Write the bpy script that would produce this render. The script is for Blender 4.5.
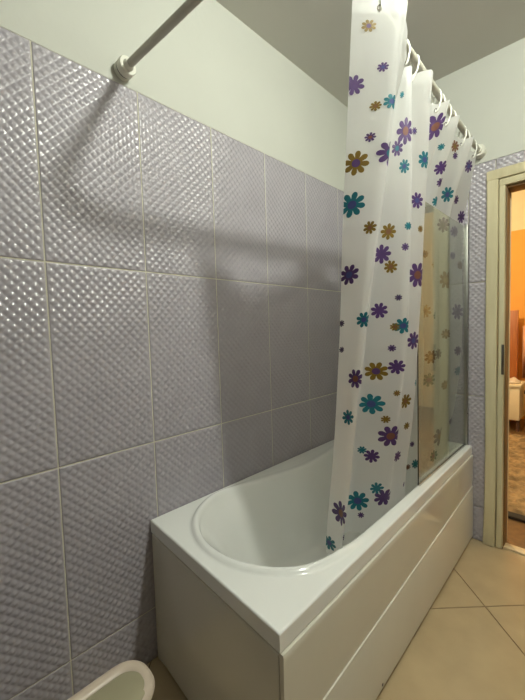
import bpy, bmesh, math, random
import numpy as np
from mathutils import Vector, Matrix

for o in list(bpy.data.objects): bpy.data.objects.remove(o, do_unlink=True)
scn = bpy.context.scene
COL = scn.collection
random.seed(4)

# ------------------------------------------------------------------ camera
ROOM_L = 1.976        # depth of the wall with the door
CEIL = 2.707
TILE_TOP = 2.1553
TW, TH = 1/3, 0.6503
def cam_setup():
    cd = bpy.data.cameras.new('camera'); co = bpy.data.objects.new('camera', cd); COL.objects.link(co)
    pitch, yaw, roll = -0.0585696296, 0.776105742, -0.0299659015
    f = Vector((-math.sin(yaw)*math.cos(pitch), math.cos(yaw)*math.cos(pitch), math.sin(pitch)))
    r = Vector((math.cos(yaw), math.sin(yaw), 0)); u = r.cross(f)
    r2 = math.cos(roll)*r + math.sin(roll)*u; u2 = -math.sin(roll)*r + math.cos(roll)*u
    m = Matrix(((r2.x, u2.x, -f.x, 1.244), (r2.y, u2.y, -f.y, -0.3214), (r2.z, u2.z, -f.z, 1.2763), (0, 0, 0, 1)))
    co.matrix_world = m
    cd.sensor_fit = 'HORIZONTAL'; cd.sensor_width = 36.0; cd.lens = 352.06/525*36
    cd.clip_start = 0.02
    scn.camera = co
cam_setup()

# ------------------------------------------------------------------ world, exposure
w = bpy.data.worlds.new('world'); scn.world = w; w.use_nodes = True
w.node_tree.nodes['Background'].inputs[0].default_value = (0.5, 0.5, 0.48, 1)
w.node_tree.nodes['Background'].inputs[1].default_value = 0.05
scn.view_settings.view_transform = 'Standard'; scn.view_settings.look = 'None'
scn.view_settings.gamma = 1.0; scn.view_settings.use_curve_mapping = False
scn.view_settings.exposure = 0.0
LAMP_POS = (1.35, 0.60, 2.62); LAMP_STRENGTH = 950.0; LAMP_COL = (0.965, 1.0, 0.89)
HALL_STRENGTH = 300.0; HALL_COL = (1.0, 0.83, 0.54)

# ------------------------------------------------------------------ materials
def nmat(name):
    m = bpy.data.materials.new(name); m.use_nodes = True
    return m, m.node_tree.nodes, m.node_tree.links, m.node_tree.nodes['Principled BSDF']
def mat(name, col, rough=0.5, metal=0.0, spec=0.5, noise=0.0, nscale=8.0, bump=0.0, bscale=60.0, coat=0.0):
    m, N, Lk, b = nmat(name)
    b.inputs['Base Color'].default_value = (*col, 1); b.inputs['Roughness'].default_value = rough
    b.inputs['Metallic'].default_value = metal; b.inputs['Specular IOR Level'].default_value = spec
    b.inputs['Coat Weight'].default_value = coat
    tc = N.new('ShaderNodeTexCoord')
    if noise:
        nz = N.new('ShaderNodeTexNoise'); nz.inputs['Scale'].default_value = nscale; nz.inputs['Detail'].default_value = 5
        Lk.new(tc.outputs['Object'], nz.inputs['Vector'])
        r = N.new('ShaderNodeValToRGB')
        r.color_ramp.elements[0].position = 0.3; r.color_ramp.elements[1].position = 0.7
        r.color_ramp.elements[0].color = (*[c*(1-noise) for c in col], 1)
        r.color_ramp.elements[1].color = (*[min(1, c*(1+noise)) for c in col], 1)
        Lk.new(nz.outputs['Fac'], r.inputs[0]); Lk.new(r.outputs[0], b.inputs['Base Color'])
    if bump:
        n2 = N.new('ShaderNodeTexNoise'); n2.inputs['Scale'].default_value = bscale; n2.inputs['Detail'].default_value = 4
        Lk.new(tc.outputs['Object'], n2.inputs['Vector'])
        bp = N.new('ShaderNodeBump'); bp.inputs['Strength'].default_value = bump; bp.inputs['Distance'].default_value = 0.004
        Lk.new(n2.outputs['Fac'], bp.inputs['Height']); Lk.new(bp.outputs[0], b.inputs['Normal'])
    return m
def emit(name, col, s):
    m, N, Lk, b = nmat(name)
    b.inputs['Base Color'].default_value = (0.8, 0.8, 0.8, 1)
    b.inputs['Emission Color'].default_value = (*col, 1); b.inputs['Emission Strength'].default_value = s
    return m
def wood(name, c1, c2, scale=6.0, rough=0.5):
    m, N, Lk, b = nmat(name)
    tc = N.new('ShaderNodeTexCoord'); mp = N.new('ShaderNodeMapping'); mp.inputs['Scale'].default_value = (scale*6, scale*6, scale*0.5)
    nz = N.new('ShaderNodeTexNoise'); nz.inputs['Scale'].default_value = 1.5; nz.inputs['Detail'].default_value = 6
    r = N.new('ShaderNodeValToRGB'); r.color_ramp.elements[0].color = (*c1, 1); r.color_ramp.elements[1].color = (*c2, 1)
    r.color_ramp.elements[0].position = .3; r.color_ramp.elements[1].position = .7
    Lk.new(tc.outputs['Object'], mp.inputs[0]); Lk.new(mp.outputs[0], nz.inputs['Vector']); Lk.new(nz.outputs['Fac'], r.inputs[0])
    Lk.new(r.outputs[0], b.inputs['Base Color']); b.inputs['Roughness'].default_value = rough
    return m
def curtain_mat():
    m, N, Lk, b = nmat('frosted_curtain_plastic')
    out = N['Material Output']
    tc = N.new('ShaderNodeTexCoord')
    nz = N.new('ShaderNodeTexNoise'); nz.inputs['Scale'].default_value = 22; nz.inputs['Detail'].default_value = 3
    mp = N.new('ShaderNodeMapping'); mp.inputs['Scale'].default_value = (1, 1, .35)
    Lk.new(tc.outputs['Object'], mp.inputs[0]); Lk.new(mp.outputs[0], nz.inputs['Vector'])
    bp = N.new('ShaderNodeBump'); bp.inputs['Strength'].default_value = .35; bp.inputs['Distance'].default_value = .008
    Lk.new(nz.outputs['Fac'], bp.inputs['Height'])
    b.inputs['Base Color'].default_value = (.93, .93, .91, 1); b.inputs['Roughness'].default_value = .32
    Lk.new(bp.outputs[0], b.inputs['Normal'])
    tl = N.new('ShaderNodeBsdfTranslucent'); tl.inputs[0].default_value = (.95, .95, .94, 1)
    m1 = N.new('ShaderNodeMixShader'); m1.inputs[0].default_value = .70
    Lk.new(b.outputs[0], m1.inputs[1]); Lk.new(tl.outputs[0], m1.inputs[2])
    tr = N.new('ShaderNodeBsdfTransparent'); tr.inputs[0].default_value = (.97, .97, .96, 1)
    m2 = N.new('ShaderNodeMixShader'); m2.inputs[0].default_value = .20
    Lk.new(m1.outputs[0], m2.inputs[1]); Lk.new(tr.outputs[0], m2.inputs[2])
    Lk.new(m2.outputs[0], out.inputs[0])
    return m
def print_mat(name, col):
    m, N, Lk, b = nmat(name); out = N['Material Output']
    tc = N.new('ShaderNodeTexCoord'); nz = N.new('ShaderNodeTexNoise'); nz.inputs['Scale'].default_value = 90
    Lk.new(tc.outputs['Object'], nz.inputs['Vector'])
    r = N.new('ShaderNodeValToRGB'); r.color_ramp.elements[0].color = (*[c*.8 for c in col], 1); r.color_ramp.elements[1].color = (*[min(1, c*1.15) for c in col], 1)
    Lk.new(nz.outputs['Fac'], r.inputs[0]); Lk.new(r.outputs[0], b.inputs['Base Color']); b.inputs['Roughness'].default_value = .4
    tl = N.new('ShaderNodeBsdfTranslucent'); Lk.new(r.outputs[0], tl.inputs[0])
    m1 = N.new('ShaderNodeMixShader'); m1.inputs[0].default_value = .3
    Lk.new(b.outputs[0], m1.inputs[1]); Lk.new(tl.outputs[0], m1.inputs[2]); Lk.new(m1.outputs[0], out.inputs[0])
    return m
def glass_mat():
    m, N, Lk, b = nmat('clear_glass'); out = N['Material Output']
    tr = N.new('ShaderNodeBsdfTransparent'); tr.inputs[0].default_value = (.83, .85, .79, 1)
    gl = N.new('ShaderNodeBsdfGlossy'); gl.inputs['Roughness'].default_value = .015; gl.inputs[0].default_value = (1, 1, 1, 1)
    nz = N.new('ShaderNodeTexNoise'); nz.inputs['Scale'].default_value = 6
    tc = N.new('ShaderNodeTexCoord'); Lk.new(tc.outputs['Object'], nz.inputs['Vector'])
    mr = N.new('ShaderNodeMapRange'); mr.inputs[3].default_value = .01; mr.inputs[4].default_value = .05
    Lk.new(nz.outputs['Fac'], mr.inputs[0]); Lk.new(mr.outputs[0], gl.inputs['Roughness'])
    fr = N.new('ShaderNodeFresnel')
    ge = N.new('ShaderNodeNewGeometry'); io = N.new('ShaderNodeMapRange')      # same ratio on both faces of the pane
    io.inputs[3].default_value = 1.5; io.inputs[4].default_value = 1/1.5
    Lk.new(ge.outputs['Backfacing'], io.inputs[0]); Lk.new(io.outputs[0], fr.inputs[0])
    mx = N.new('ShaderNodeMixShader'); Lk.new(fr.outputs[0], mx.inputs[0]); Lk.new(tr.outputs[0], mx.inputs[1]); Lk.new(gl.outputs[0], mx.inputs[2])
    Lk.new(mx.outputs[0], out.inputs[0])
    return m

M = {}
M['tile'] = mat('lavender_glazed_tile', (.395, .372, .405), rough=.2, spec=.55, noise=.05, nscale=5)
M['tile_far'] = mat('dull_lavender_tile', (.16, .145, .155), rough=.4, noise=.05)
M['grout'] = mat('pale_grout', (.60, .57, .46), rough=.85, noise=.10, nscale=14)
M['plaster'] = mat('cream_plaster', (.55, .555, .50), rough=.85, noise=.02, nscale=3, bump=.15, bscale=40)
M['ceiling'] = mat('ceiling_paint', (.58, .565, .51), rough=.9, noise=.02, nscale=2)
M['floor_tile'] = mat('beige_floor_tile', (.50, .39, .235), rough=.25, spec=.5, noise=.07, nscale=6)
M['floor_grout'] = mat('brown_floor_grout', (.20, .13, .07), rough=.9, noise=.1)
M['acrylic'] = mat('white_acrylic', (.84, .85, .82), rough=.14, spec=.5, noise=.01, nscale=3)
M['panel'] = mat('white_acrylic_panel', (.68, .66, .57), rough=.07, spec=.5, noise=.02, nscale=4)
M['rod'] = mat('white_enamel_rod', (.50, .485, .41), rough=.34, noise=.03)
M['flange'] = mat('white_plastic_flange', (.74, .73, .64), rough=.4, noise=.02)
M['rubber'] = mat('dark_rubber', (.03, .03, .028), rough=.6, noise=.1)
M['ring'] = mat('white_plastic_ring', (.85, .85, .78), rough=.35, noise=.02)
M['steel'] = mat('brushed_steel', (.55, .55, .52), rough=.25, metal=1.0, noise=.05)
M['dull_steel'] = mat('dull_steel', (.34, .34, .31), rough=.4, metal=1.0, noise=.05)
M['dark_steel'] = mat('dark_steel', (.12, .11, .10), rough=.35, metal=.8, noise=.1)
M['curtain'] = curtain_mat()
M['glass'] = glass_mat()
M['casing'] = wood('beige_painted_wood', (.56, .50, .31), (.63, .57, .38), 5, .45)
M['brown'] = wood('brown_wood_edge', (.16, .085, .03), (.26, .15, .055), 8, .55)
M['threshold'] = wood('pale_threshold_wood', (.62, .50, .30), (.72, .60, .40), 5, .5)
M['hall_cream'] = mat('cream_wall_paint', (.74, .66, .44), rough=.9, noise=.03)
M['hall_orange'] = mat('orange_wall_paint', (.78, .37, .075), rough=.85, noise=.05, nscale=4)
M['hall_floor'] = wood('dark_wood_floor', (.10, .055, .02), (.17, .095, .035), 3, .45)
M['rug'] = mat('shaggy_beige_rug', (.27, .185, .09), rough=.95, noise=.45, nscale=14, bump=1.0, bscale=40)
M['rug_edge'] = mat('black_rug_edge', (.02, .015, .01), rough=.9, noise=.1)
M['red_wood'] = wood('reddish_wood', (.30, .085, .018), (.42, .14, .03), 5, .45)
M['white_box'] = mat('cream_cabinet_paint', (.72, .62, .42), rough=.6, noise=.03)
M['peach'] = mat('peach_fabric', (.75, .42, .25), rough=.9, noise=.1)
M['dark_fabric'] = mat('dark_brown_fabric', (.07, .035, .02), rough=.95, noise=.2)
M['basket_lid'] = mat('greenish_plastic_lid', (.34, .31, .20), rough=.5, noise=.06)
M['basket'] = mat('pale_plastic', (.60, .50, .40), rough=.35, noise=.05, nscale=9)
M['pink'] = mat('pink_terry_cloth', (.45, .22, .15), rough=.95, noise=.15, nscale=30, bump=.6, bscale=120)
M['lamp'] = emit('lamp_globe', LAMP_COL, LAMP_STRENGTH)
M['hall_lamp'] = emit('warm_lamp_globe', HALL_COL, HALL_STRENGTH)
FC = {'p': (.085, .04, .15), 't': (.015, .16, .20), 'g': (.20, .125, .015), 'b': (.06, .07, .22), 'o': (.20, .08, .05), 'n': (.20, .09, .05), 'k': (.40, .27, .17), 'd': (.06, .04, .10)}
for k, c in FC.items(): M['f_'+k] = print_mat('flower_print_'+k, c)

# ------------------------------------------------------------------ helpers
def link(name, me, m=None, parent=None):
    o = bpy.data.objects.new(name, me); COL.objects.link(o)
    if m is not None and me is not None and len(me.materials) == 0: me.materials.append(m)
    if parent is not None: o.parent = parent
    return o
def fin(bm, name, smooth=False, angle=None):
    bmesh.ops.recalc_face_normals(bm, faces=bm.faces)
    me = bpy.data.meshes.new(name); bm.to_mesh(me); bm.free()
    if smooth:
        me.polygons.foreach_set('use_smooth', [True]*len(me.polygons))
        if angle: me.set_sharp_from_angle(angle=math.radians(angle))
    return me
def obj(name, bm, m, parent=None, smooth=False, angle=None):
    return link(name, fin(bm, name, smooth, angle), m, parent)
def bx(bm, x0, x1, y0, y1, z0, z1, bev=0.0, seg=2):
    r = bmesh.ops.create_cube(bm, size=1.0)
    vs = r['verts']
    for v in vs:
        v.co = Vector((x0+(v.co.x+.5)*(x1-x0), y0+(v.co.y+.5)*(y1-y0), z0+(v.co.z+.5)*(z1-z0)))
    if bev:
        es = {e for v in vs for e in v.link_edges}
        bmesh.ops.bevel(bm, geom=list(es), offset=bev, segments=seg, affect='EDGES', profile=.5)
    return bm
def box(name, x0, x1, y0, y1, z0, z1, m, parent=None, bev=0.0, seg=2):
    return obj(name, bx(bmesh.new(), x0, x1, y0, y1, z0, z1, bev, seg), m, parent, smooth=bool(bev), angle=40)
def tube(bm, pts, rad, seg=16, cap=True):
    pts = [Vector(p) for p in pts]; rings = []
    rads = rad if isinstance(rad, (list, tuple)) else [rad]*len(pts)
    t0 = (pts[1]-pts[0]).normalized()
    nrm = t0.orthogonal().normalized()
    for i, p in enumerate(pts):
        t = (pts[min(i+1, len(pts)-1)]-pts[max(i-1, 0)]).normalized()
        nrm = (nrm - t*nrm.dot(t)).normalized(); bi = t.cross(nrm)
        rings.append([bm.verts.new(p+rads[i]*(math.cos(a)*nrm+math.sin(a)*bi)) for a in [2*math.pi*k/seg for k in range(seg)]])
    for a, b in zip(rings, rings[1:]):
        for k in range(seg): bm.faces.new((a[k], a[(k+1) % seg], b[(k+1) % seg], b[k]))
    if cap: bm.faces.new(rings[0][::-1]); bm.faces.new(rings[-1])
    return bm
def torus(bm, c, axis, R, r, n=24, k=8):
    axis = Vector(axis).normalized(); a = axis.orthogonal().normalized(); b = axis.cross(a); c = Vector(c); rings = []
    for i in range(n):
        t = 2*math.pi*i/n; d = math.cos(t)*a+math.sin(t)*b
        rings.append([bm.verts.new(c+d*(R+r*math.cos(s))+axis*r*math.sin(s)) for s in [2*math.pi*j/k for j in range(k)]])
    for i in range(n):
        A, B = rings[i], rings[(i+1) % n]
        for j in range(k): bm.faces.new((A[j], A[(j+1) % k], B[(j+1) % k], B[j]))
    return bm
def lathe(bm, c, axis, prof, seg=32):
    """prof: list of (distance along axis, radius)"""
    axis = Vector(axis).normalized(); c = Vector(c)
    a = axis.orthogonal().normalized(); b = axis.cross(a); rings = []
    for d, r in prof:
        rings.append([bm.verts.new(c+axis*d+r*(math.cos(t)*a+math.sin(t)*b)) for t in [2*math.pi*k/seg for k in range(seg)]])
    for A, B in zip(rings, rings[1:]):
        for k in range(seg): bm.faces.new((A[k], A[(k+1) % seg], B[(k+1) % seg], B[k]))
    bm.faces.new(rings[0][::-1]); bm.faces.new(rings[-1])
    return bm
def tag(o, label, cat, group=None):
    o['label'] = label; o['category'] = cat
    if group: o['group'] = group
    return o
def struct(o, label=None):
    o['kind'] = 'structure'
    if label: o['label'] = label
    return o
def empty(name, loc):
    e = bpy.data.objects.new(name, None); COL.objects.link(e); e.location = loc; e.empty_display_size = .05
    return e
def adopt(child, parent):
    """parent keeping the child's world place (parents here are unrotated empties)"""
    child.parent = parent
    child.location = child.location - parent.location if parent.type == 'EMPTY' else child.location
    return child
# ------------------------------------------------------------------ relief tile meshes
_TM = {}
PX_, PZ_ = TW/11, TH/21
def tile_mesh(w, h, gap=.0045):
    """diamond-quilted tile: local x along the wall, local z down from the top edge, relief towards +y"""
    key = (round(w, 4), round(h, 4))
    if key in _TM: return _TM[key]
    w2, h2 = w-gap, h-gap
    nx = max(2, round(w2/PX_*10)); nz = max(2, round(h2/PZ_*10))
    xs = np.linspace(0, w2, nx+1); zs = np.linspace(0, h2, nz+1)
    X, Z = np.meshgrid(xs, zs)
    a = ((X+gap/2)/PX_+(Z+gap/2)/PZ_); b = ((X+gap/2)/PX_-(Z+gap/2)/PZ_)
    fa = 2*np.abs(a-np.round(a)); fb = 2*np.abs(b-np.round(b))          # 0 in the groove, 1 on the crown
    qf = lambda t: .55*(1-(1-t)**2)+.45*t
    H = .0046*qf(fa)*qf(fb)
    ed = np.minimum(np.minimum(X, w2-X), np.minimum(Z, h2-Z)); k_ = np.clip(ed/.007, 0, 1); H = H*(.12+.88*k_*k_*(3-2*k_))
    V = np.column_stack([(X+gap/2).ravel(), H.ravel(), -(Z+gap/2).ravel()])
    n1 = nx+1; F = []
    for j in range(nz):
        for i in range(nx):
            k = j*n1+i; F.append((k, k+n1, k+n1+1, k+1))
    nv = len(V)
    # rim skirt down to the bed
    border = [i for i in range(n1)]+[j*n1+nx for j in range(1, nz+1)]+[nz*n1+i for i in range(nx-1, -1, -1)]+[j*n1 for j in range(nz-1, 0, -1)]
    V2 = V[border].copy(); V2[:, 1] = -.006
    V = np.vstack([V, V2]); nb = len(border)
    for i in range(nb):
        j = (i+1) % nb
        F.append((border[i], border[j], nv+j, nv+i))
    me = bpy.data.meshes.new('tile'); me.from_pydata(V.tolist(), [], F); me.update()
    bm = bmesh.new(); bm.from_mesh(me); bmesh.ops.recalc_face_normals(bm, faces=bm.faces); bm.to_mesh(me); bm.free()
    me.polygons.foreach_set('use_smooth', [True]*(len(F)-nb)+[False]*nb)
    me.materials.append(M['tile']); _TM[key] = me
    return me
def rows():
    out = []; z = TILE_TOP
    while z > .02:
        h = min(TH, z); out.append((z, h)); z -= TH
    return out

# ------------------------------------------------------------------ room shell
Y0 = -1.333; X1 = 2.15
wl = struct(box('wall_left', -.12, -.006, Y0, ROOM_L+.0, 0, CEIL, M['grout']), 'left wall, lavender quilted tiles below cream plaster')
box('plaster', -.006, .0005, Y0, ROOM_L, TILE_TOP, CEIL, M['plaster'], wl)
box('grout_bed', -.006, -.0008, Y0, ROOM_L, 0, TILE_TOP, M['grout'], wl)
rl = random.Random(2)
for c in range(-4, 6):
    y = c*TW; w_ = min(TW, ROOM_L-y)
    for z, h in rows():
        t = link('tile', tile_mesh(w_, h), None, wl)
        # local +x -> world +y, local +y (relief) -> world +x
        t.matrix_local = Matrix(((0, 1, 0, rl.uniform(0, .0004)), (1, 0, 0, y), (0, 0, 1, z), (0, 0, 0, 1)))
DX0, DX1, DZ = .850, 1.62, 1.995       # door opening
wb = box('wall_back', -.12, .800, ROOM_L+.0, ROOM_L+.12, 0, CEIL, M['grout']); struct(wb, 'wall with the doorway, lavender quilted tiles below cream plaster')
box('wall_over_door', .800, 1.67, ROOM_L, ROOM_L+.12, 2.04, CEIL, M['grout'], wb)
box('wall_beside_door', 1.67, X1+.12, ROOM_L, ROOM_L+.12, 0, CEIL, M['grout'], wb)
box('plaster', 0, X1, ROOM_L-.0065, ROOM_L, TILE_TOP, CEIL, M['plaster'], wb)
bt = [(0, TW), (TW, TW), (2*TW, .130)]
def btile(x, z, w_, h):
    t = link('tile', tile_mesh(w_, h), None, wb)
    # local +x -> world -x (start at right edge), relief -> world -y
    t.matrix_local = Matrix(((-1, 0, 0, x+w_), (0, -1, 0, ROOM_L-.006), (0, 0, 1, z), (0, 0, 0, 1)))
for x, w_ in bt:
    for z, h in rows(): btile(x, z, w_, h)
for x, w_ in ((.7967, TW), (1.13, TW), (1.4633, .207)): btile(x, TILE_TOP, w_, .114)
for z, h in rows(): btile(1.6703, z, X1-1.6703, h)
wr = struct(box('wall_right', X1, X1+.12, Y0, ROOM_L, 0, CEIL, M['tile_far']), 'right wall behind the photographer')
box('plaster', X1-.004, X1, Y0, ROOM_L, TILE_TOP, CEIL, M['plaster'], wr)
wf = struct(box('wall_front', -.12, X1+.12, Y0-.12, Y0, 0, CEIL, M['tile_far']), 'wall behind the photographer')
box('plaster', 0, X1, Y0, Y0+.004, TILE_TOP, CEIL, M['plaster'], wf)
struct(box('ceiling', -.12, X1+.12, Y0-.12, ROOM_L+.12, CEIL, CEIL+.1, M['ceiling']), 'plain matte grey-cream ceiling')
fl = struct(box('floor', -.12, X1+.12, Y0-.12, ROOM_L+.05, -.1, -.003, M['floor_grout']), 'floor of beige tiles laid on the diagonal')
def clip(poly, ax, v, keep_less):
    out = []
    for i in range(len(poly)):
        a, b = poly[i], poly[(i+1) % len(poly)]
        ia = (a[ax] <= v) == keep_less; ib = (b[ax] <= v) == keep_less
        if ia: out.append(a)
        if ia != ib:
            t = (v-a[ax])/(b[ax]-a[ax]); out.append((a[0]+t*(b[0]-a[0]), a[1]+t*(b[1]-a[1])))
    return out
FS = .72; CX, CY = .874, 1.437; g_ = .0025
d1 = Vector((1, 1))/math.sqrt(2); d2 = Vector((1, -1))/math.sqrt(2)
for i in range(-7, 7):
    for j in range(-7, 7):
        q = [Vector((CX, CY))+d1*(i*FS+a)+d2*(j*FS+b) for a, b in ((g_, g_), (FS-g_, g_), (FS-g_, FS-g_), (g_, FS-g_))]
        pl = [(v.x, v.y) for v in q]
        for ax, v, kl in ((0, 0.0, False), (0, X1, True), (1, Y0, False), (1, ROOM_L, True)):
            if pl: pl = clip(pl, ax, v, kl)
        if len(pl) < 3: continue
        area = abs(sum(pl[k][0]*pl[(k+1) % len(pl)][1]-pl[(k+1) % len(pl)][0]*pl[k][1] for k in range(len(pl))))/2
        if area < 4e-4: continue
        bm = bmesh.new()
        vs = [bm.verts.new((x, y, 0)) for x, y in pl]; f = bm.faces.new(vs)
        r = bmesh.ops.extrude_face_region(bm, geom=[f])
        for v in r['geom']:
            if isinstance(v, bmesh.types.BMVert): v.co.z = -.004
        obj('floor_tile', bm, M['floor_tile'], fl)

# ------------------------------------------------------------------ door frame
df = struct(empty('door_1', (.8, ROOM_L, 0)), 'open doorway with beige painted casing')
def part(e, o):
    o.parent = e; o.location = Vector(o.location)-e.location; return o
def board(name, x0, x1, y0, y1, z0, z1, m, bend=0.0):
    """upright board whose foot has swollen and warped a little"""
    bm = bmesh.new(); n = 16; rings = []
    for k in range(n+1):
        z = z0+(z1-z0)*k/n; s = max(0, 1-(z/.45))**2*bend
        wob = .0012*math.sin(z*5+x0*40)
        c = .004
        pts = [(x0-s+wob, y1), (x0-s+wob, y0+c), (x0-s+wob+c, y0-s*.4), (x1-s*.3+wob-c, y0-s*.4), (x1-s*.3+wob, y0+c), (x1-s*.3+wob, y1)]
        rings.append([bm.verts.new((x, y, z)) for x, y in pts])
    for a, b in zip(rings, rings[1:]):
        for k in range(6): bm.faces.new((a[k], a[(k+1) % 6], b[(k+1) % 6], b[k]))
    bm.faces.new(rings[0][::-1]); bm.faces.new(rings[-1])
    return obj(name, bm, m, None, True, 30)
part(df, board('casing_board', .757, .811, 1.952, ROOM_L+.01, .004, 2.041, M['casing'], .006))
part(df, board('frame_board', .8145, .843, 1.960, ROOM_L+.02, .004, 2.003, M['casing'], .005))
part(df, box('casing_board', .757, 1.713, 1.952, ROOM_L+.01, 2.041, 2.093, M['casing'], None, .004))
part(df, box('frame_board', .8145, 1.66, 1.960, ROOM_L+.02, 2.003, 2.038, M['casing'], None, .003))
part(df, box('casing_board', 1.659, 1.713, 1.952, ROOM_L+.01, .004, 2.041, M['casing'], None, .004))
part(df, box('frame_board', 1.627, 1.656, 1.960, ROOM_L+.02, .004, 2.003, M['casing'], None, .003))
part(df, box('door_jamb', .8435, .849, 1.982, 2.06, .004, 1.99, M['brown'], None, .002))
part(df, box('door_jamb', 1.616, 1.6265, 1.982, 2.09, .004, 1.99, M['brown'], None, .002))
part(df, box('door_jamb', .8435, 1.6265, 1.982, 2.09, 1.99, 2.0025, M['brown'], None, .002))
part(df, box('inner_edge_strip', .844, .8515, 2.06, 2.075, .004, 1.985, M['threshold'], None, .002))
sp = part(df, box('strike_plate', .832, .8445, 1.9575, 1.9605, .99, 1.155, M['dark_steel'], None, .001))
part(df, box('threshold_strip', .846, 1.63, 1.975, 2.03, -.003, .012, M['threshold'], None, .004))

# ------------------------------------------------------------------ bathtub
def crv(P, n, closed=True):
    P = [Vector(p) for p in P]; m = len(P); out = []
    for i in range(m):
        p0, p1, p2, p3 = P[(i-1) % m], P[i], P[(i+1) % m], P[(i+2) % m]
        for k in range(24):
            t = k/24
            out.append(.5*((2*p1)+(p2-p0)*t+(2*p0-5*p1+4*p2-p3)*t*t+(-p0+3*p1-3*p2+p3)*t**3))
    L = [0]
    for a, b in zip(out, out[1:]+out[:1]): L.append(L[-1]+(b-a).length)
    res = []; j = 0
    for k in range(n):
        s = L[-1]*k/n
        while L[j+1] < s: j += 1
        f = (s-L[j])/(L[j+1]-L[j]); res.append(out[j].lerp(out[(j+1) % len(out)], f))
    return res
OUTL = [(.649, .64), (.624, .505), (.576, .432), (.503, .378), (.402, .346), (.285, .352), (.178, .400), (.105, .472), (.058, .565), (.049, .665), (.068, .807), (.108, .975),
        (.128, 1.123), (.114, 1.32), (.092, 1.468), (.078, 1.6), (.095, 1.74), (.17, 1.84), (.30, 1.885), (.43, 1.88), (.55, 1.83), (.625, 1.74), (.65, 1.6), (.652, 1.4), (.652, 1.2), (.652, 1.0), (.651, .80)]
TZ = .562
Q = [Vector((.0065, .298)), Vector((.709, .252)), Vector((.691, 1.966)), Vector((.0065, 1.966))]
def sstep(a, b, x):
    t = min(1, max(0, (x-a)/(b-a))); return t*t*(3-2*t)
tub = tag(empty('bathtub', (.35, 1.1, 0)), 'white acrylic bathtub with a rounded basin lip, boxed in by glossy white panels', 'bathtub')
def tub_shell():
    N = 192; B = crv(OUTL, N); bm = bmesh.new()
    cen = Vector((.36, 1.1))
    nor = []
    for i in range(N):
        t = (B[(i+1) % N]-B[i-1]).normalized(); nor.append(Vector((t.y, -t.x)))
    # winding check: outward normals
    s = sum(nor[i].dot(B[i]-cen) for i in range(N))
    if s < 0: nor = [-n for n in nor]
    out = []
    for i in range(N):
        d = B[i]-cen; best = 1e9
        for k in range(4):
            a, b = Q[k], Q[(k+1) % 4]; e = b-a
            den = d.x*e.y-d.y*e.x
            if abs(den) < 1e-9: continue
            t = ((a.x-cen.x)*e.y-(a.y-cen.y)*e.x)/den
            s_ = ((a.x-cen.x)*d.y-(a.y-cen.y)*d.x)/den
            if t > 0 and -1e-6 <= s_ <= 1+1e-6: best = min(best, t)
        out.append(cen+d*best)
    for c in Q:
        k = min(range(N), key=lambda i: (out[i]-c).length); out[k] = c.copy()
    qc = sum(Q, Vector((0, 0)))/4
    def inset(p, d): 
        v = p-qc; return Vector((p.x-math.copysign(min(d, abs(v.x)), v.x), p.y-math.copysign(min(d, abs(v.y)), v.y)))
    loops = []
    def add(f): loops.append([bm.verts.new(f(i)) for i in range(N)])
    v3 = lambda p, z: Vector((p.x, p.y, z))
    add(lambda i: v3(inset(out[i], .03), .512))
    add(lambda i: v3(inset(out[i], .002), .512))
    add(lambda i: v3(out[i], .514))
    add(lambda i: v3(out[i], .516))
    add(lambda i: v3(out[i], TZ-.007))
    add(lambda i: v3(out[i], TZ-.004))
    add(lambda i: v3(inset(out[i], .0015), TZ-.0015))
    add(lambda i: v3(inset(out[i], .004), TZ))
    add(lambda i: v3(inset(out[i], .0065), TZ))
    lip = [.013*(1-sstep(.58, .80, B[i].y)) for i in range(N)]
    def room(i):      # how far the rim runs outward from the basin edge
        m = 1e9
        for k in range(4):
            a, b = Q[k], Q[(k+1) % 4]; e = (b-a).normalized(); n = Vector((e.y, -e.x))
            h = (a-B[i]).dot(n); c = nor[i].dot(n)
            if c > .05: m = min(m, h/c)
        return m-.007
    rm = [room(i) for i in range(N)]
    def offo(i, d): return B[i]+nor[i]*(d*min(1, rm[i]/.046) if d > 0 else d)
    for d, z0, k in ((.046, 0, 0), (.036, -.0005, 0), (.030, -.001, .05), (.025, -.0005, .35), (.019, 0, .8), (.012, 0, 1.0), (.006, 0, .97), (.001, -.0015, .78), (-.004, -.007, .3), (-.008, -.018, 0)):
        add(lambda i, d=d, z0=z0, k=k: v3(offo(i, d), TZ+z0+lip[i]*k))
    for s_, z in ((.022, .50), (.040, .42), (.058, .32), (.075, .245), (.10, .195), (.14, .168), (.20, .158), (.26, .155)):
        def fn(i, s_=s_, z=z):
            p = B[i]; ax = Vector((.36, min(max(p.y, .95), 1.55))); d = p-ax; L_ = d.length
            near = 1-sstep(.45, .95, p.y)
            o = s_*(1+1.6*near)
            return v3(ax+d*max(.08, (1-o/L_)), z)
        add(fn)
    for a, b in zip(loops, loops[1:]):
        for k in range(N): bm.faces.new((a[k], a[(k+1) % N], b[(k+1) % N], b[k]))
    bm.faces.new(loops[-1])
    return part(tub, obj('tub_shell', bm, M['acrylic'], None, True, 50))
sh_ = tub_shell()
bm = bmesh.new(); lathe(bm, (.36, 1.50, .157), (0, 0, 1), [(0, .032), (.003, .032), (.005, .027), (.003, .018), (.003, .004)], 28)
part(tub, obj('drain', bm, M['steel'], None, True, 40))
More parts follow.
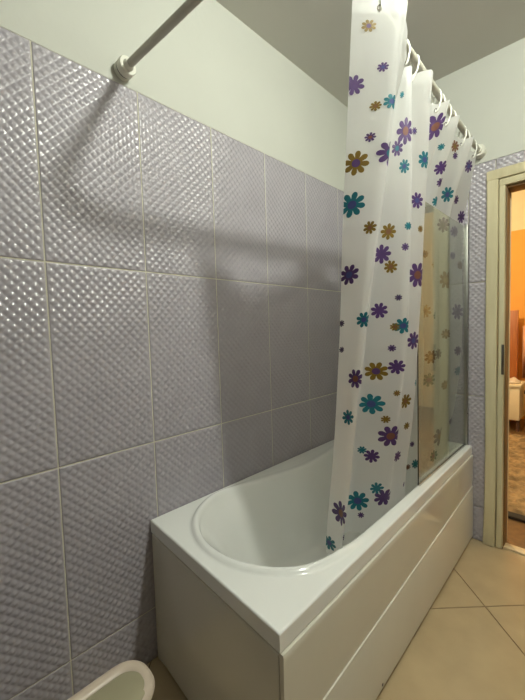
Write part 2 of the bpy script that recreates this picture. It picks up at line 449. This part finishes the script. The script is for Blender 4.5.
def front_panel():
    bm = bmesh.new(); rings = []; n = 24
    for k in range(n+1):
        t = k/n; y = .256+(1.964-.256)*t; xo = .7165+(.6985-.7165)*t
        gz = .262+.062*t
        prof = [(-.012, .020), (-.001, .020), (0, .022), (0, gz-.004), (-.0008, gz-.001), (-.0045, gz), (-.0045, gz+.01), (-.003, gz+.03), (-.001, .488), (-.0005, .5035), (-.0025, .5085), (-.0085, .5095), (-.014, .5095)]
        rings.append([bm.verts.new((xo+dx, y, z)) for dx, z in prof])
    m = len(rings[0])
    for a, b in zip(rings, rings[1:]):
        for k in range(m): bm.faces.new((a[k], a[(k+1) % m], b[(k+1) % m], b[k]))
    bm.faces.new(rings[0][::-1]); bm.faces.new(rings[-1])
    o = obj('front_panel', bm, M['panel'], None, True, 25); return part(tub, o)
fp = front_panel()
def end_panel():
    bm = bmesh.new(); rings = []; n = 10
    for k in range(n+1):
        t = k/n; x = .0085+(.7005-.0085)*t; yo = .3005+(.2545-.3005)*t
        foot = .002 if k == 0 else .014
        prof = [(.012, foot), (.001, foot), (0, foot+.002), (0, .500), (.002, .5035), (.005, .5045), (.012, .5045)]
        rings.append([bm.verts.new((x, yo+dy, z)) for dy, z in prof])
    m = len(rings[0])
    for a, b in zip(rings, rings[1:]):
        for k in range(m): bm.faces.new((a[k], a[(k+1) % m], b[(k+1) % m], b[k]))
    bm.faces.new(rings[0][::-1]); bm.faces.new(rings[-1])
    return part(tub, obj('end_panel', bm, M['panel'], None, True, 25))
end_panel()
bm = bmesh.new(); lathe(bm, (.7105, .765, .036), (1, 0, 0), [(0, .005), (.0015, .005), (.0025, .003)], 14)
sc = obj('panel_screw', bm, M['dark_steel'], None, True, 40); part(tub, sc)
for (x, y) in ((.12, .5), (.60, .5), (.60, 1.7), (.12, 1.7)):
    bm = bmesh.new(); lathe(bm, (x, y, 0), (0, 0, 1), [(0, .025), (.008, .025), (.012, .01), (.15, .01), (.155, .03), (.17, .03)], 12)
    part(tub, obj('leg', bm, M['steel'], None, True, 40))

# ------------------------------------------------------------------ shower rod
rod = tag(empty('shower_rod', (0, .278, 2.2)), 'white corner shower curtain rod fixed between the tiled wall and the doorway wall', 'curtain rod')
RODX = .737; RODZ = 2.203
pts = [(.02, .280, 2.199), (.30, .3005, 2.199), (.64, .326, 2.199)]
for k in range(1, 8):
    a = math.pi/2*k/8; pts.append((.655+.10*math.sin(a), .427-.10*math.cos(a), 2.199))
pts += [(.755, .43, 2.199), (.748, .80, 2.202), (.733, 1.30, 2.206), (.726, 1.70, 2.209), (.725, 1.955, 2.211)]
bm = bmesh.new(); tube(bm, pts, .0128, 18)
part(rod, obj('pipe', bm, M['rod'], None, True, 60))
for c, ax in (((.0005, .2785, 2.199), (1, .07, 0)), ((.725, ROOM_L-.0065, 2.211), (0, -1, 0))):
    bm = bmesh.new(); lathe(bm, c, ax, [(0, .030), (.013, .0305), (.016, .028)], 32)
    fo = part(rod, obj('flange', bm, M['flange'], None, True, 35))
    bm = bmesh.new(); lathe(bm, c, ax, [(.016, .029), (.021, .029)], 32)
    so = obj('rubber_gasket', bm, M['rubber'], None, True, 35); so.parent = fo
    bm = bmesh.new(); lathe(bm, c, ax, [(.021, .031), (.040, .0315), (.045, .029), (.045, .019), (.058, .0165), (.060, .0130)], 32)
    so = obj('collar', bm, M['flange'], None, True, 35); so.parent = fo
#CLOTH-BEGIN
# ------------------------------------------------------------------ curtain surface: control columns at four heights
CZ = [2.165, 1.80, 1.10, 0.44]
CTRL = [
 [(.733,.587),(.685,.622),(.597,.694),(.508,.735)],
 [(.785,.645),(.735,.655),(.650,.680),(.570,.715)],
 [(.832,.695),(.785,.690),(.688,.686),(.598,.696)],
 [(.812,.750),(.745,.750),(.640,.750),(.560,.752)],
 [(.750,.905),(.665,.865),(.575,.850),(.505,.845)],
 [(.710,.935),(.665,.915),(.580,.900),(.512,.900)],
 [(.745,.962),(.735,.975),(.700,.985),(.602,.985)],
 [(.722,1.00),(.705,1.03),(.665,1.04),(.600,1.06)],
 [(.787,1.03),(.738,1.11),(.690,1.14),(.602,1.18)],
 [(.755,1.10),(.650,1.19),(.615,1.22),(.590,1.25)],
 [(.690,1.17),(.590,1.24),(.580,1.26),(.555,1.29)],
 [(.733,1.25),(.620,1.28),(.610,1.30),(.585,1.33)],
 [(.778,1.262),(.648,1.32),(.645,1.345),(.600,1.37)],
 [(.700,1.325),(.600,1.40),(.595,1.41),(.560,1.41)],
 [(.730,1.385),(.625,1.44),(.620,1.45),(.585,1.44)],
 [(.772,1.410),(.648,1.48),(.645,1.49),(.600,1.47)],
 [(.700,1.500),(.600,1.57),(.595,1.58),(.560,1.53)],
 [(.725,1.630),(.625,1.67),(.620,1.66),(.585,1.59)],
 [(.768,1.648),(.648,1.71),(.645,1.70),(.598,1.63)],
 [(.705,1.720),(.605,1.80),(.600,1.78),(.565,1.68)],
 [(.735,1.845),(.650,1.925),(.646,1.915),(.600,1.75)],
]
def _cr(P, t):
    """Catmull-Rom through P (n,d) at parameter array t in [0,n-1]"""
    P = np.asarray(P, float); n = len(P); i = np.clip(np.floor(t).astype(int), 0, n-2); f = (t-i)[:, None]
    p0 = P[np.maximum(i-1, 0)]; p1 = P[i]; p2 = P[i+1]; p3 = P[np.minimum(i+2, n-1)]
    tn = .42
    m1 = tn*(p2-p0); m2 = tn*(p3-p1)
    return (2*f**3-3*f**2+1)*p1+(f**3-2*f**2+f)*m1+(-2*f**3+3*f**2)*p2+(f**3-f**2)*m2
NT = 1200
_C = np.array(CTRL); _T = np.linspace(0, len(CTRL)-1, NT)
_rows = np.stack([_cr(_C[:, r], _T) for r in range(4)], 0)           # 4 x NT x 2
_mid = _rows[1]*.5+_rows[2]*.5
_arc = np.concatenate([[0], np.cumsum(np.linalg.norm(np.diff(_mid, axis=0), axis=1))])
CLOTH_W = float(_arc[-1]); CLOTH_H = CZ[0]-CZ[-1]
def cloth(u, v):
    """u metres along the cloth, v metres down from the hem -> points (n,3)"""
    u = np.clip(np.asarray(u, float).ravel(), 0, CLOTH_W); v = np.clip(np.asarray(v, float).ravel(), 0, CLOTH_H)
    t = np.interp(u, _arc, np.arange(NT))
    i = np.clip(np.floor(t).astype(int), 0, NT-2); f = (t-i)[:, None]
    R4 = _rows[:, i]*(1-f)+_rows[:, i+1]*f                             # 4 x n x 2
    z = CZ[0]-v; Z = np.array(CZ)
    k = np.clip(np.searchsorted(-Z, -z, side='right')-1, 0, 2)
    g = ((Z[k]-z)/(Z[k]-Z[k+1]))[:, None]
    ar = np.arange(len(u))
    p1 = R4[k, ar]; p2 = R4[k+1, ar]
    def slope(j):      # d/dz at node j, one-sided at the ends
        a = np.maximum(j-1, 0); b = np.minimum(j+1, 3)
        return (R4[b, ar]-R4[a, ar])/((Z[b]-Z[a])[:, None])
    dz = (Z[k+1]-Z[k])[:, None]
    m1 = slope(k)*dz*.85; m2 = slope(k+1)*dz*.85
    xy = (2*g**3-3*g**2+1)*p1+(g**3-2*g**2+g)*m1+(-2*g**3+3*g**2)*p2+(g**3-g**2)*m2
    hem = .006*np.sin(u*23)
    # small wrinkles
    wr = .0022*np.sin(u*61+z*3)*np.sin(z*9+u*5)
    return np.column_stack([xy[:, 0]+wr, xy[:, 1], z+hem*(v/CLOTH_H)])
#CLOTH-END
# ------------------------------------------------------------------ shower curtain
cur = tag(empty('shower_curtain', (.65, 1.2, CZ[-1])), 'frosted translucent shower curtain printed with purple, teal and gold flowers, tucked into the tub', 'shower curtain')
def cloth_sheet():
    nu, nv = 420, 120
    U, V = np.meshgrid(np.linspace(0, CLOTH_W, nu+1), np.linspace(0, CLOTH_H, nv+1))
    P = cloth(U.ravel(), V.ravel()); n1 = nu+1
    F = [(j*n1+i, (j+1)*n1+i, (j+1)*n1+i+1, j*n1+i+1) for j in range(nv) for i in range(nu)]
    me = bpy.data.meshes.new('sheet'); me.from_pydata(P.tolist(), [], F); me.update()
    me.polygons.foreach_set('use_smooth', [True]*len(F))
    return part(cur, link('sheet', me, M['curtain']))
cloth_sheet()
def cloth_n(u, v):
    e = .002
    a = cloth(u+e, v)-cloth(u-e, v); b = cloth(u, v+e)-cloth(u, v-e)
    n = np.cross(a, b); n /= np.linalg.norm(n, axis=1)[:, None]+1e-12
    return n
CAMP = np.array(scn.camera.matrix_world.translation)
def hem_band():
    """doubled-over hem along the top of the sheet"""
    nu = 420; us = np.linspace(0, CLOTH_W, nu+1); V = []
    for v, s in ((.0, 1), (.035, 1)):
        p = cloth(us, np.full(nu+1, v)); n = cloth_n(us, np.full(nu+1, v+.004)); V.append(p+n*.0009); 
    P = np.vstack(V); n1 = nu+1
    F = [(i, n1+i, n1+i+1, i+1) for i in range(nu)]
    me = bpy.data.meshes.new('top_hem'); me.from_pydata(P.tolist(), [], F); me.update()
    me.polygons.foreach_set('use_smooth', [True]*len(F))
    return part(cur, link('top_hem', me, M['curtain']))
hem_band()
def flower(u0, v0, Rm, cp, cc, rot):
    ns, rr = 64, [0, .17, .33, .5, .68, .84, 1.0]
    us, vs = [], []
    for k in range(ns):
        th = 2*math.pi*k/ns
        pr = .46+.54*abs(math.cos(4*th))**.55
        for q in rr[1:]:
            rad = Rm*(q if q <= .34 else .33+(pr-.33)*(q-.33)/.67)
            us.append(u0+rad*math.cos(th+rot)); vs.append(v0+rad*math.sin(th+rot))
    us.append(u0); vs.append(v0)
    us = np.clip(np.array(us), .0005, CLOTH_W-.0005); vs = np.clip(np.array(vs), .0005, CLOTH_H-.0005)
    P = cloth(us, vs); n = cloth_n(us, vs)
    sgn = np.sign(((CAMP-P)*n).sum(1).mean()) or 1.0
    P = P+n*sgn*.0011
    m = len(rr)-1; c = ns*m; F = []; mi = []
    for k in range(ns):
        j = (k+1) % ns
        F.append((c, k*m, j*m)); mi.append(1)
        for q in range(m-1):
            F.append((k*m+q, k*m+q+1, j*m+q+1, j*m+q)); mi.append(1 if q == 0 else 0)
    me = bpy.data.meshes.new('printed_flower'); me.from_pydata(P.tolist(), [], F); me.update()
    me.materials.append(M['f_'+cp]); me.materials.append(M['f_'+cc])
    me.polygons.foreach_set('material_index', mi); me.polygons.foreach_set('use_smooth', [True]*len(F))
    part(cur, link('printed_flower', me))
FLOWERS = [
 (0.034, 0.066, 0.0151, 'g', 'p', 0.44), (0.071, 0.169, 0.0126, 'p', 'b', 0.57), (0.012, 0.207, 0.0255, 'p', 'p', 0.23), (0.098, 0.259, 0.0197, 't', 'b', 0.41),
 (0.415, 0.09, 0.0122, 't', 't', 0.71), (0.064, 0.266, 0.0128, 'g', 'n', 0.72), (0.059, 0.346, 0.013, 'p', 'o', 0.1), (0.028, 0.411, 0.0338, 'g', 'p', 0.17),
 (0.109, 0.394, 0.0347, 'p', 't', 0.04), (0.411, 0.266, 0.0282, 'p', 't', 0.35), (0.447, 0.211, 0.0455, 'p', 'o', 0.02), (0.576, 0.183, 0.0128, 'p', 'b', 0.37),
 (0.45, 0.328, 0.0247, 't', 'b', 0.52), (0.023, 0.525, 0.036, 't', 'b', 0.22), (0.594, 0.422, 0.0302, 'p', 'b', 0.54), (0.077, 0.598, 0.0194, 'g', 'n', 0.47),
 (0.4, 0.55, 0.0289, 'g', 'n', 0.02), (0.626, 0.277, 0.0298, 't', 'b', 0.45), (0.614, 0.525, 0.0134, 'g', 'n', 0.21), (0.477, 0.532, 0.0144, 't', 't', 0.33),
 (0.893, 0.08, 0.0452, 'p', 'o', 0.23), (1.073, 0.104, 0.0133, 't', 't', 0.55), (1.283, 0.038, 0.024, 'n', 'g', 0.35), (1.297, 0.073, 0.0146, 'p', 'p', 0.13),
 (1.094, 0.183, 0.0272, 'p', 'p', 0.44), (1.548, 0.066, 0.0289, 'p', 'b', 0.62), (1.309, 0.235, 0.0355, 't', 'b', 0.25), (1.505, 0.221, 0.0216, 'p', 'd', 0.18),
 (1.573, 0.297, 0.0334, 'p', 'd', 0.31), (1.315, 0.377, 0.0388, 'p', 'd', 0.75), (1.528, 0.377, 0.0306, 'p', 'd', 0.78), (1.11, 0.315, 0.0211, 't', 't', 0.54),
 (0.468, 0.605, 0.0145, 'p', 'd', 0.72), (1.064, 0.553, 0.0191, 'n', 'd', 0.68), (0.612, 0.698, 0.0486, 'p', 'o', 0.3), (1.121, 0.605, 0.0193, 'g', 'n', 0.07),
 (1.345, 0.657, 0.0473, 'n', 'k', 0.52), (1.56, 0.819, 0.0456, 'p', 'd', 0.45), (1.523, 0.508, 0.0224, 'p', 'd', 0.29), (1.585, 0.557, 0.0256, 'g', 'n', 0.18),
 (1.062, 0.823, 0.0337, 'k', 'o', 0.33), (0.452, 0.785, 0.0117, 'd', 'd', 0.38), (1.126, 0.85, 0.0219, 't', 't', 0.22), (1.11, 0.239, 0.0184, 'p', 'd', 0.23),
 (0.027, 0.729, 0.0312, 'p', 'b', 0.37), (0.383, 0.629, 0.0347, 'p', 'p', 0.69), (0.42, 0.674, 0.0237, 'g', 'n', 0.47), (0.089, 0.871, 0.0247, 't', 'b', 0.23),
 (0.395, 0.833, 0.0298, 'p', 'p', 0.22), (0.447, 0.892, 0.0148, 'g', 'n', 0.36), (0.471, 0.888, 0.0295, 't', 'b', 0.16), (0.61, 0.954, 0.0358, 'p', 'b', 0.16),
 (0.443, 0.971, 0.0131, 'p', 'd', 0.41), (0.007, 0.878, 0.0113, 'd', 'd', 0.07), (0.08, 1.058, 0.0319, 'p', 'o', 0.39), (0.402, 1.061, 0.0361, 'g', 'p', 0.29),
 (0.461, 1.041, 0.0281, 'p', 'p', 0.57), (0.397, 1.189, 0.0404, 't', 'b', 0.6), (0.591, 1.2, 0.0304, 'g', 'n', 0.55), (0.059, 1.189, 0.0262, 't', 'b', 0.55),
 (0.466, 1.31, 0.0424, 'p', 'o', 0.3), (0.468, 1.141, 0.0121, 'g', 'n', 0.53), (0.612, 1.31, 0.0166, 'g', 'g', 0.27), (0.881, 1.452, 0.0141, 'p', 'd', 0.46),
 (0.443, 1.244, 0.0153, 'g', 'g', 0.26), (0.381, 1.376, 0.0157, 't', 't', 0.36), (0.415, 1.397, 0.0275, 'p', 'p', 0.05), (0.571, 1.431, 0.0227, 'p', 'p', 0.19),
 (0.649, 1.13, 0.0165, 't', 't', 0.78), (0.012, 0.964, 0.0105, 'd', 'd', 0.18), (0.059, 1.538, 0.045, 'p', 'o', 0.55), (0.383, 1.59, 0.0422, 't', 'b', 0.52),
 (0.447, 1.528, 0.0258, 't', 't', 0.58), (0.477, 1.566, 0.0359, 'p', 'p', 0.38), (0.4, 1.649, 0.0129, 'p', 'p', 0.48), (0.014, 1.68, 0.0275, 't', 'b', 0.05),
 (0.109, 1.614, 0.0138, 'p', 'd', 0.06), (0.861, 1.563, 0.0142, 'n', 'n', 0.16), (0.646, 1.587, 0.0131, 'p', 'p', 0.12), (0.904, 1.552, 0.0237, 't', 't', 0.08),
 (1.083, 1.158, 0.0341, 't', 'b', 0.1), (1.091, 1.047, 0.034, 'n', 'k', 0.44), (1.356, 1.483, 0.0507, 'p', 'n', 0.15), (1.338, 0.94, 0.0264, 'n', 'k', 0.76),
 (1.582, 1.155, 0.0286, 't', 't', 0.55), (1.35, 1.21, 0.0265, 'n', 'k', 0.43), (1.29, 1.041, 0.0289, 'p', 'd', 0.57), (1.569, 1.041, 0.0285, 'p', 'd', 0.21),
 (1.324, 1.583, 0.0319, 't', 'b', 0.74), (1.594, 1.435, 0.0199, 'p', 'd', 0.67),
]

for f in FLOWERS: flower(*f)
# grommets and rings: columns where the cloth meets the rod
def u_at(k): return float(np.interp(k/(len(CTRL)-1)*(NT-1), np.arange(NT), _arc))
def rod_at(y):
    return float(np.interp(y, [.38, .80, 1.30, 1.70, 1.955], [.755, .748, .733, .726, .725])), float(np.interp(y, [.38, .80, 1.30, 1.70, 1.955], [2.199, 2.202, 2.206, 2.209, 2.211]))
ORD = ['eleventh', 'tenth', 'ninth', 'eighth', 'seventh', 'sixth', 'fifth', 'fourth', 'third', 'second', 'first']
for ri, k in enumerate((1, 4, 7, 9, 11, 12.5, 14, 15.5, 17, 18.5, 19.7)):
    u = np.array([u_at(k)]); v = np.array([.022])
    p = cloth(u, v)[0]; n = cloth_n(u, v)[0]
    bm = bmesh.new(); torus(bm, p, n, .0062, .0017, 18, 6)
    part(cur, obj('grommet', bm, M['dark_steel'], None, True))
    rx, rz = rod_at(p[1])
    c = Vector((rx, p[1], rz)); P = Vector(p)
    # ring: loop over the rod and down through the grommet
    bm = bmesh.new(); loop = []
    dwn = (P-c); L_ = dwn.length; mid = c+dwn*.5
    dirv = dwn.normalized(); side = dirv.cross(Vector((0, 1, .15))).normalized()
    for i in range(29):
        a = 2*math.pi*i/28
        ry = L_*.5+.0155*(1 if math.cos(a) > 0 else .35)
        loop.append(mid-dirv*ry*math.cos(a)+side*.0165*math.sin(a)*(1 if math.cos(a) > -.2 else .8))
    tube(bm, loop, .0034, 8, False)
    tag(obj('curtain_ring', bm, M['ring'], None, True), 'white plastic curtain ring, %s along the rod from its doorway wall flange' % ORD[ri], 'curtain ring', 'rings along the shower rod')

# ------------------------------------------------------------------ corner shelf seen through the curtain
cs = tag(empty('corner_shelf', (.06, 1.9, 1.10)), 'white corner shelf fixed in the tiled corner behind the curtain', 'shelf')
YB = ROOM_L-.012
for z in (1.13, 1.55):
    bm = bmesh.new(); pl = [(.007, YB), (.007, YB-.19)]
    for k in range(1, 12):
        a = math.pi/2*k/12; pl.append((.007+.17*math.sin(a)**1.2, YB-.19*math.cos(a)**1.2))
    pl.append((.177, YB))
    A = [bm.verts.new((x, y, z)) for x, y in pl]; B_ = [bm.verts.new((x, y, z+.014)) for x, y in pl]; n = len(pl)
    bm.faces.new(A); bm.faces.new(B_)
    for i in range(n): bm.faces.new((A[i], A[(i+1) % n], B_[(i+1) % n], B_[i]))
    part(cs, obj('shelf_board', bm, M['ring'], None))
part(cs, box('post', .010, .024, YB-.016, YB-.002, 1.06, 1.75, M['ring'], None, .003))
def bottle(x, y, z, r, h, col, capc, lab):
    t = tag(empty('bottle', (x, y, z)), lab, 'bottle')
    bm = bmesh.new(); lathe(bm, (x, y, z), (0, 0, 1), [(0, r*.9), (.004, r), (h*.7, r), (h*.8, r*.8), (h*.85, r*.42), (h*.88, r*.4)], 20)
    part(t, obj('bottle_body', bm, M[col], None, True, 40))
    bm = bmesh.new(); lathe(bm, (x, y, z), (0, 0, 1), [(h*.88, r*.55), (h, r*.5)], 16)
    part(t, obj('cap', bm, M[capc], None, True, 40))
bottle(.075, 1.885, 1.1445, .030, .15, 'dark_fabric', 'rubber', 'dark bottle on the lower corner shelf behind the curtain')
bottle(.085, 1.895, 1.5645, .032, .17, 'dark_fabric', 'rubber', 'dark bottle on the upper corner shelf behind the curtain')

# ------------------------------------------------------------------ glass screen on the tub rim
gs = tag(empty('glass_screen', (.66, 1.6, TZ)), 'clear glass bath screen with a slim metal wall profile, standing on the tub rim', 'bath screen')
def pane():
    y0, y1, z0, z1, r = 1.232, 1.949, TZ+.006, 1.815, .06
    pl = [(y1, z0), (y0, z0)]
    for k in range(0, 9):
        a = math.pi/2*k/8; pl.append((y0+r-r*math.cos(a), z1-r+r*math.sin(a)))
    pl.append((y1, z1))
    bm = bmesh.new(); A = [bm.verts.new((.657, y, z)) for y, z in pl]; B = [bm.verts.new((.662, y, z)) for y, z in pl]
    bm.faces.new(A); bm.faces.new(B[::-1]); n = len(pl)
    for i in range(n): bm.faces.new((A[i], A[(i+1) % n], B[(i+1) % n], B[i]))
    return part(gs, obj('pane', bm, M['glass']))
pane()
part(gs, box('wall_profile', .649, .669, 1.948, ROOM_L-.009, TZ+.001, 1.832, M['dull_steel'], None, .003))
part(gs, box('edge_seal', .6575, .6615, 1.2305, 1.234, TZ+.006, 1.75, M['rubber'], None))
part(gs, box('bottom_seal', .653, .666, 1.234, 1.942, TZ+.001, TZ+.012, M['steel'], None, .002))
for z in (1.76, 1.25, .75):
    bm = bmesh.new(); lathe(bm, (.669, 1.957, z), (1, 0, 0), [(0, .0045), (.002, .0045), (.003, .002)], 12)
    part(gs, obj('profile_screw', bm, M['dark_steel'], None, True, 40))

# ------------------------------------------------------------------ lamp on the bathroom ceiling
lp = tag(empty('ceiling_lamp', LAMP_POS), 'round globe ceiling lamp lighting the bathroom', 'lamp')
bm = bmesh.new(); lathe(bm, (LAMP_POS[0], LAMP_POS[1], CEIL), (0, 0, -1), [(0, .06), (.008, .06), (.014, .035), (.042, .03)], 28)
part(lp, obj('lamp_base', bm, M['flange'], None, True, 40))
bm = bmesh.new(); bmesh.ops.create_uvsphere(bm, u_segments=28, v_segments=16, radius=.043)
for v in bm.verts: v.co = Vector((v.co.x*1.1, v.co.y*1.1, v.co.z*.84))
o = obj('lamp_globe', bm, M['lamp'], None, True); o.parent = lp

# ------------------------------------------------------------------ waste bin by the tub end
lb = tag(empty('waste_bin', (.395, -.14, 0)), 'narrow pale plastic waste bin with a thick rim, standing before the tub end', 'waste bin')
def rrect(x0, x1, y0, y1, r, n=8):
    pl = []
    for cx, cy, a0 in ((x1-r, y1-r, 0), (x0+r, y1-r, 90), (x0+r, y0+r, 180), (x1-r, y0+r, 270)):
        for k in range(n+1):
            a = math.radians(a0+90*k/n); pl.append((cx+r*math.cos(a), cy+r*math.sin(a)))
    return pl
HZ = .40
bm = bmesh.new(); rings = []
for ins, z in ((.045, .002), (.03, .004), (.022, .10), (.012, .26), (.008, HZ-.02), (.014, HZ-.02), (.028, .10), (.05, .012)):
    rings.append([bm.verts.new((x, y, z)) for x, y in rrect(.334+ins, .468-ins, -.36+ins, .070-ins, .05-ins*.5)])
for a, b in zip(rings, rings[1:]):
    for k in range(len(a)): bm.faces.new((a[k], a[(k+1) % len(a)], b[(k+1) % len(a)], b[k]))
bm.faces.new(rings[0][::-1]); bm.faces.new(rings[-1])
part(lb, obj('bin_body', bm, M['basket'], None, True, 40))
bm = bmesh.new(); pl = rrect(.334+.012, .468-.012, -.36+.012, .070-.012, .045)
ringp = [Vector((x, y, HZ-.012)) for x, y in pl]; n = len(ringp); R_ = []
for i in range(n):
    t = (ringp[(i+1) % n]-ringp[i-1]).normalized(); o_ = Vector((t.y, -t.x, 0))
    R_.append([bm.verts.new(ringp[i]+o_*.021*math.cos(a)+Vector((0, 0, .018*math.sin(a)))) for a in [2*math.pi*k/12 for k in range(12)]])
for i in range(n):
    a, b = R_[i], R_[(i+1) % n]
    for k in range(12): bm.faces.new((a[k], a[(k+1) % 12], b[(k+1) % 12], b[k]))
part(lb, obj('rim', bm, M['basket'], None, True))
bm = bmesh.new(); pl = rrect(.368, .470, -.345, .052, .045)
A = [bm.verts.new((x, y, HZ-.02)) for x, y in pl]; B_ = [bm.verts.new((x, y, HZ+.004)) for x, y in pl]; C_ = [bm.verts.new((.412+(x-.412)*.75, -.14+(y+.14)*.9, HZ+.010)) for x, y in pl]
bm.faces.new(A[::-1]); bm.faces.new(C_); n = len(pl)
for P_, Q_ in ((A, B_), (B_, C_)):
    for i in range(n): bm.faces.new((P_[i], P_[(i+1) % n], Q_[(i+1) % n], Q_[i]))
part(lb, obj('lid', bm, M['basket_lid'], None, True, 40))

# ------------------------------------------------------------------ room beyond the doorway
HY0, HY1, HX0, HX1 = ROOM_L+.12, 5.3, -1.2, 2.6
HC = 3.05
wb2 = struct(box('wall_beyond', HX0, HX1, HY1, HY1+.1, 0, HC, M['hall_cream']), 'far wall of the next room, orange below and cream above')
box('orange_paint', HX0, 1.0, HY1-.004, HY1, 0, 2.45, M['hall_orange'], wb2)
struct(box('wall_beyond_left', HX0-.1, HX0, HY0, HY1, 0, HC, M['hall_orange']), 'orange side wall of the next room')
struct(box('wall_beyond_right', HX1, HX1+.1, HY0, HY1, 0, HC, M['hall_cream']), 'cream side wall of the next room')
struct(box('floor_beyond', HX0-.1, HX1+.1, ROOM_L+.05, HY1, -.1, -.001, M['hall_floor']), 'dark wooden floor of the next room')
struct(box('ceiling_beyond', HX0-.1, HX1+.1, HY0, HY1+.1, HC, HC+.1, M['hall_cream']), 'ceiling of the next room')
rg = tag(empty('rug', (.9, 3.0, 0)), 'shaggy beige rug with a dark border on the wooden floor', 'rug')
bm = bmesh.new(); r_ = random.Random(5); nx, ny = 60, 80; G = []
for j in range(ny+1):
    row = []
    for i in range(nx+1):
        x = .45+1.5*i/nx; y = 2.42+1.95*j/ny
        edge = min(i, nx-i, j, ny-j)
        row.append(bm.verts.new((x-(y-2.4)*.06, y, .004+(.022+.022*r_.random() if edge else 0))))
    G.append(row)
for j in range(ny):
    for i in range(nx): bm.faces.new((G[j][i], G[j][i+1], G[j+1][i+1], G[j+1][i]))
pile = part(rg, obj('pile', bm, M['rug'], None)); pile['kind'] = 'stuff'
part(rg, box('border', .43, 1.97, 2.36, 2.43, .001, .02, M['rug_edge'], None, .004))
cb = tag(empty('low_cabinet', (.45, 4.75, 0)), 'low cream cabinet with a dark opening, against the orange wall', 'cabinet')
part(cb, box('body', .05, .535, 4.6, 4.95, .13, .52, M['white_box'], None, .006))
part(cb, box('top', .03, .55, 4.58, 4.97, .52, .55, M['white_box'], None, .004))
part(cb, box('opening', .36, .435, 4.597, 4.60, .27, .44, M['dark_fabric'], None))
for x in (.08, .50):
    part(cb, box('leg', x, x+.03, 4.62, 4.65, 0, .13, M['dark_fabric'], None))
bl = bmesh.new()
bmesh.ops.create_uvsphere(bl, u_segments=20, v_segments=10, radius=1)
for v in bl.verts:
    v.co = Vector((.44+v.co.x*.09, 4.74+v.co.y*.09, .552+max(0, v.co.z)*.06*(1+.2*math.sin(v.co.x*7))))
tag(obj('folded_cloth', bl, M['basket'], None, True), 'crumpled pale cloth lying on the low cabinet', 'cloth')
wd = tag(empty('wooden_panel', (.35, 5.15, 0)), 'tall reddish wooden board standing behind the low cabinet', 'wooden board')
part(wd, box('board', .20, .425, 5.08, 5.11, .0, 1.42, M['red_wood'], None, .005))
part(wd, box('edge_trim', .425, .44, 5.075, 5.115, .0, 1.42, M['red_wood'], None, .003))
cv = bmesh.new(); rings = []
for k in range(40):
    x = .475+.30*k/39; y = 5.19+.035*math.sin(k*.9)
    rings.append([cv.verts.new((x, y+dy, z)) for dy, z in ((0, .55), (0, 1.22), (.008, 1.22), (.008, .55))])
for a, b in zip(rings, rings[1:]):
    for k in range(4): cv.faces.new((a[k], a[(k+1) % 4], b[(k+1) % 4], b[k]))
cv.faces.new(rings[0][::-1]); cv.faces.new(rings[-1])
dr = tag(empty('hanging_garment', (.6, 5.2, .55)), 'peach garment hanging on the orange wall', 'garment')
part(dr, obj('cloth', cv, M['peach'], None, True))
bm = bmesh.new(); tube(bm, [(.625, 5.297, 1.26), (.625, 5.2, 1.25), (.625, 5.19, 1.20)], .008, 10)
part(dr, obj('hook', bm, M['dark_fabric'], None, True))
ht = tag(empty('brown_hat', (.60, 5.24, 1.42)), 'dark brown hat hung on the orange wall', 'hat')
bm = bmesh.new(); bmesh.ops.create_uvsphere(bm, u_segments=20, v_segments=12, radius=1)
for v in bm.verts: v.co = Vector((.60+v.co.x*.09, 5.245+v.co.y*.05, 1.47+v.co.z*(.06 if v.co.z > 0 else .02)))
part(ht, obj('crown', bm, M['dark_fabric'], None, True))
bm = bmesh.new(); lathe(bm, (.55, 5.23, 1.455), (-.3, -.1, -.12), [(0, .05), (.01, .055), (.016, .05)], 20)
part(ht, obj('brim', bm, M['dark_fabric'], None, True, 40))
st = tag(empty('dark_stool', (.68, 4.75, 0)), 'dark wooden stool beside the low cabinet', 'stool')
part(st, box('seat', .575, .87, 4.6, 4.9, .45, .49, M['dark_fabric'], None, .006))
for x in (.585, .83):
    for y in (4.61, 4.86): part(st, box('leg', x, x+.03, y, y+.03, 0, .45, M['dark_fabric'], None))
hl = tag(empty('pendant_lamp', (.15, 3.3, 2.35)), 'warm globe lamp hanging in the next room', 'lamp')
bm = bmesh.new(); tube(bm, [(.15, 3.3, 2.44), (.15, 3.3, HC)], .006, 8)
part(hl, obj('cord', bm, M['dark_fabric'], None, True))
bm = bmesh.new(); bmesh.ops.create_uvsphere(bm, u_segments=24, v_segments=12, radius=.10)
o = obj('globe', bm, M['hall_lamp'], None, True); o.parent = hl
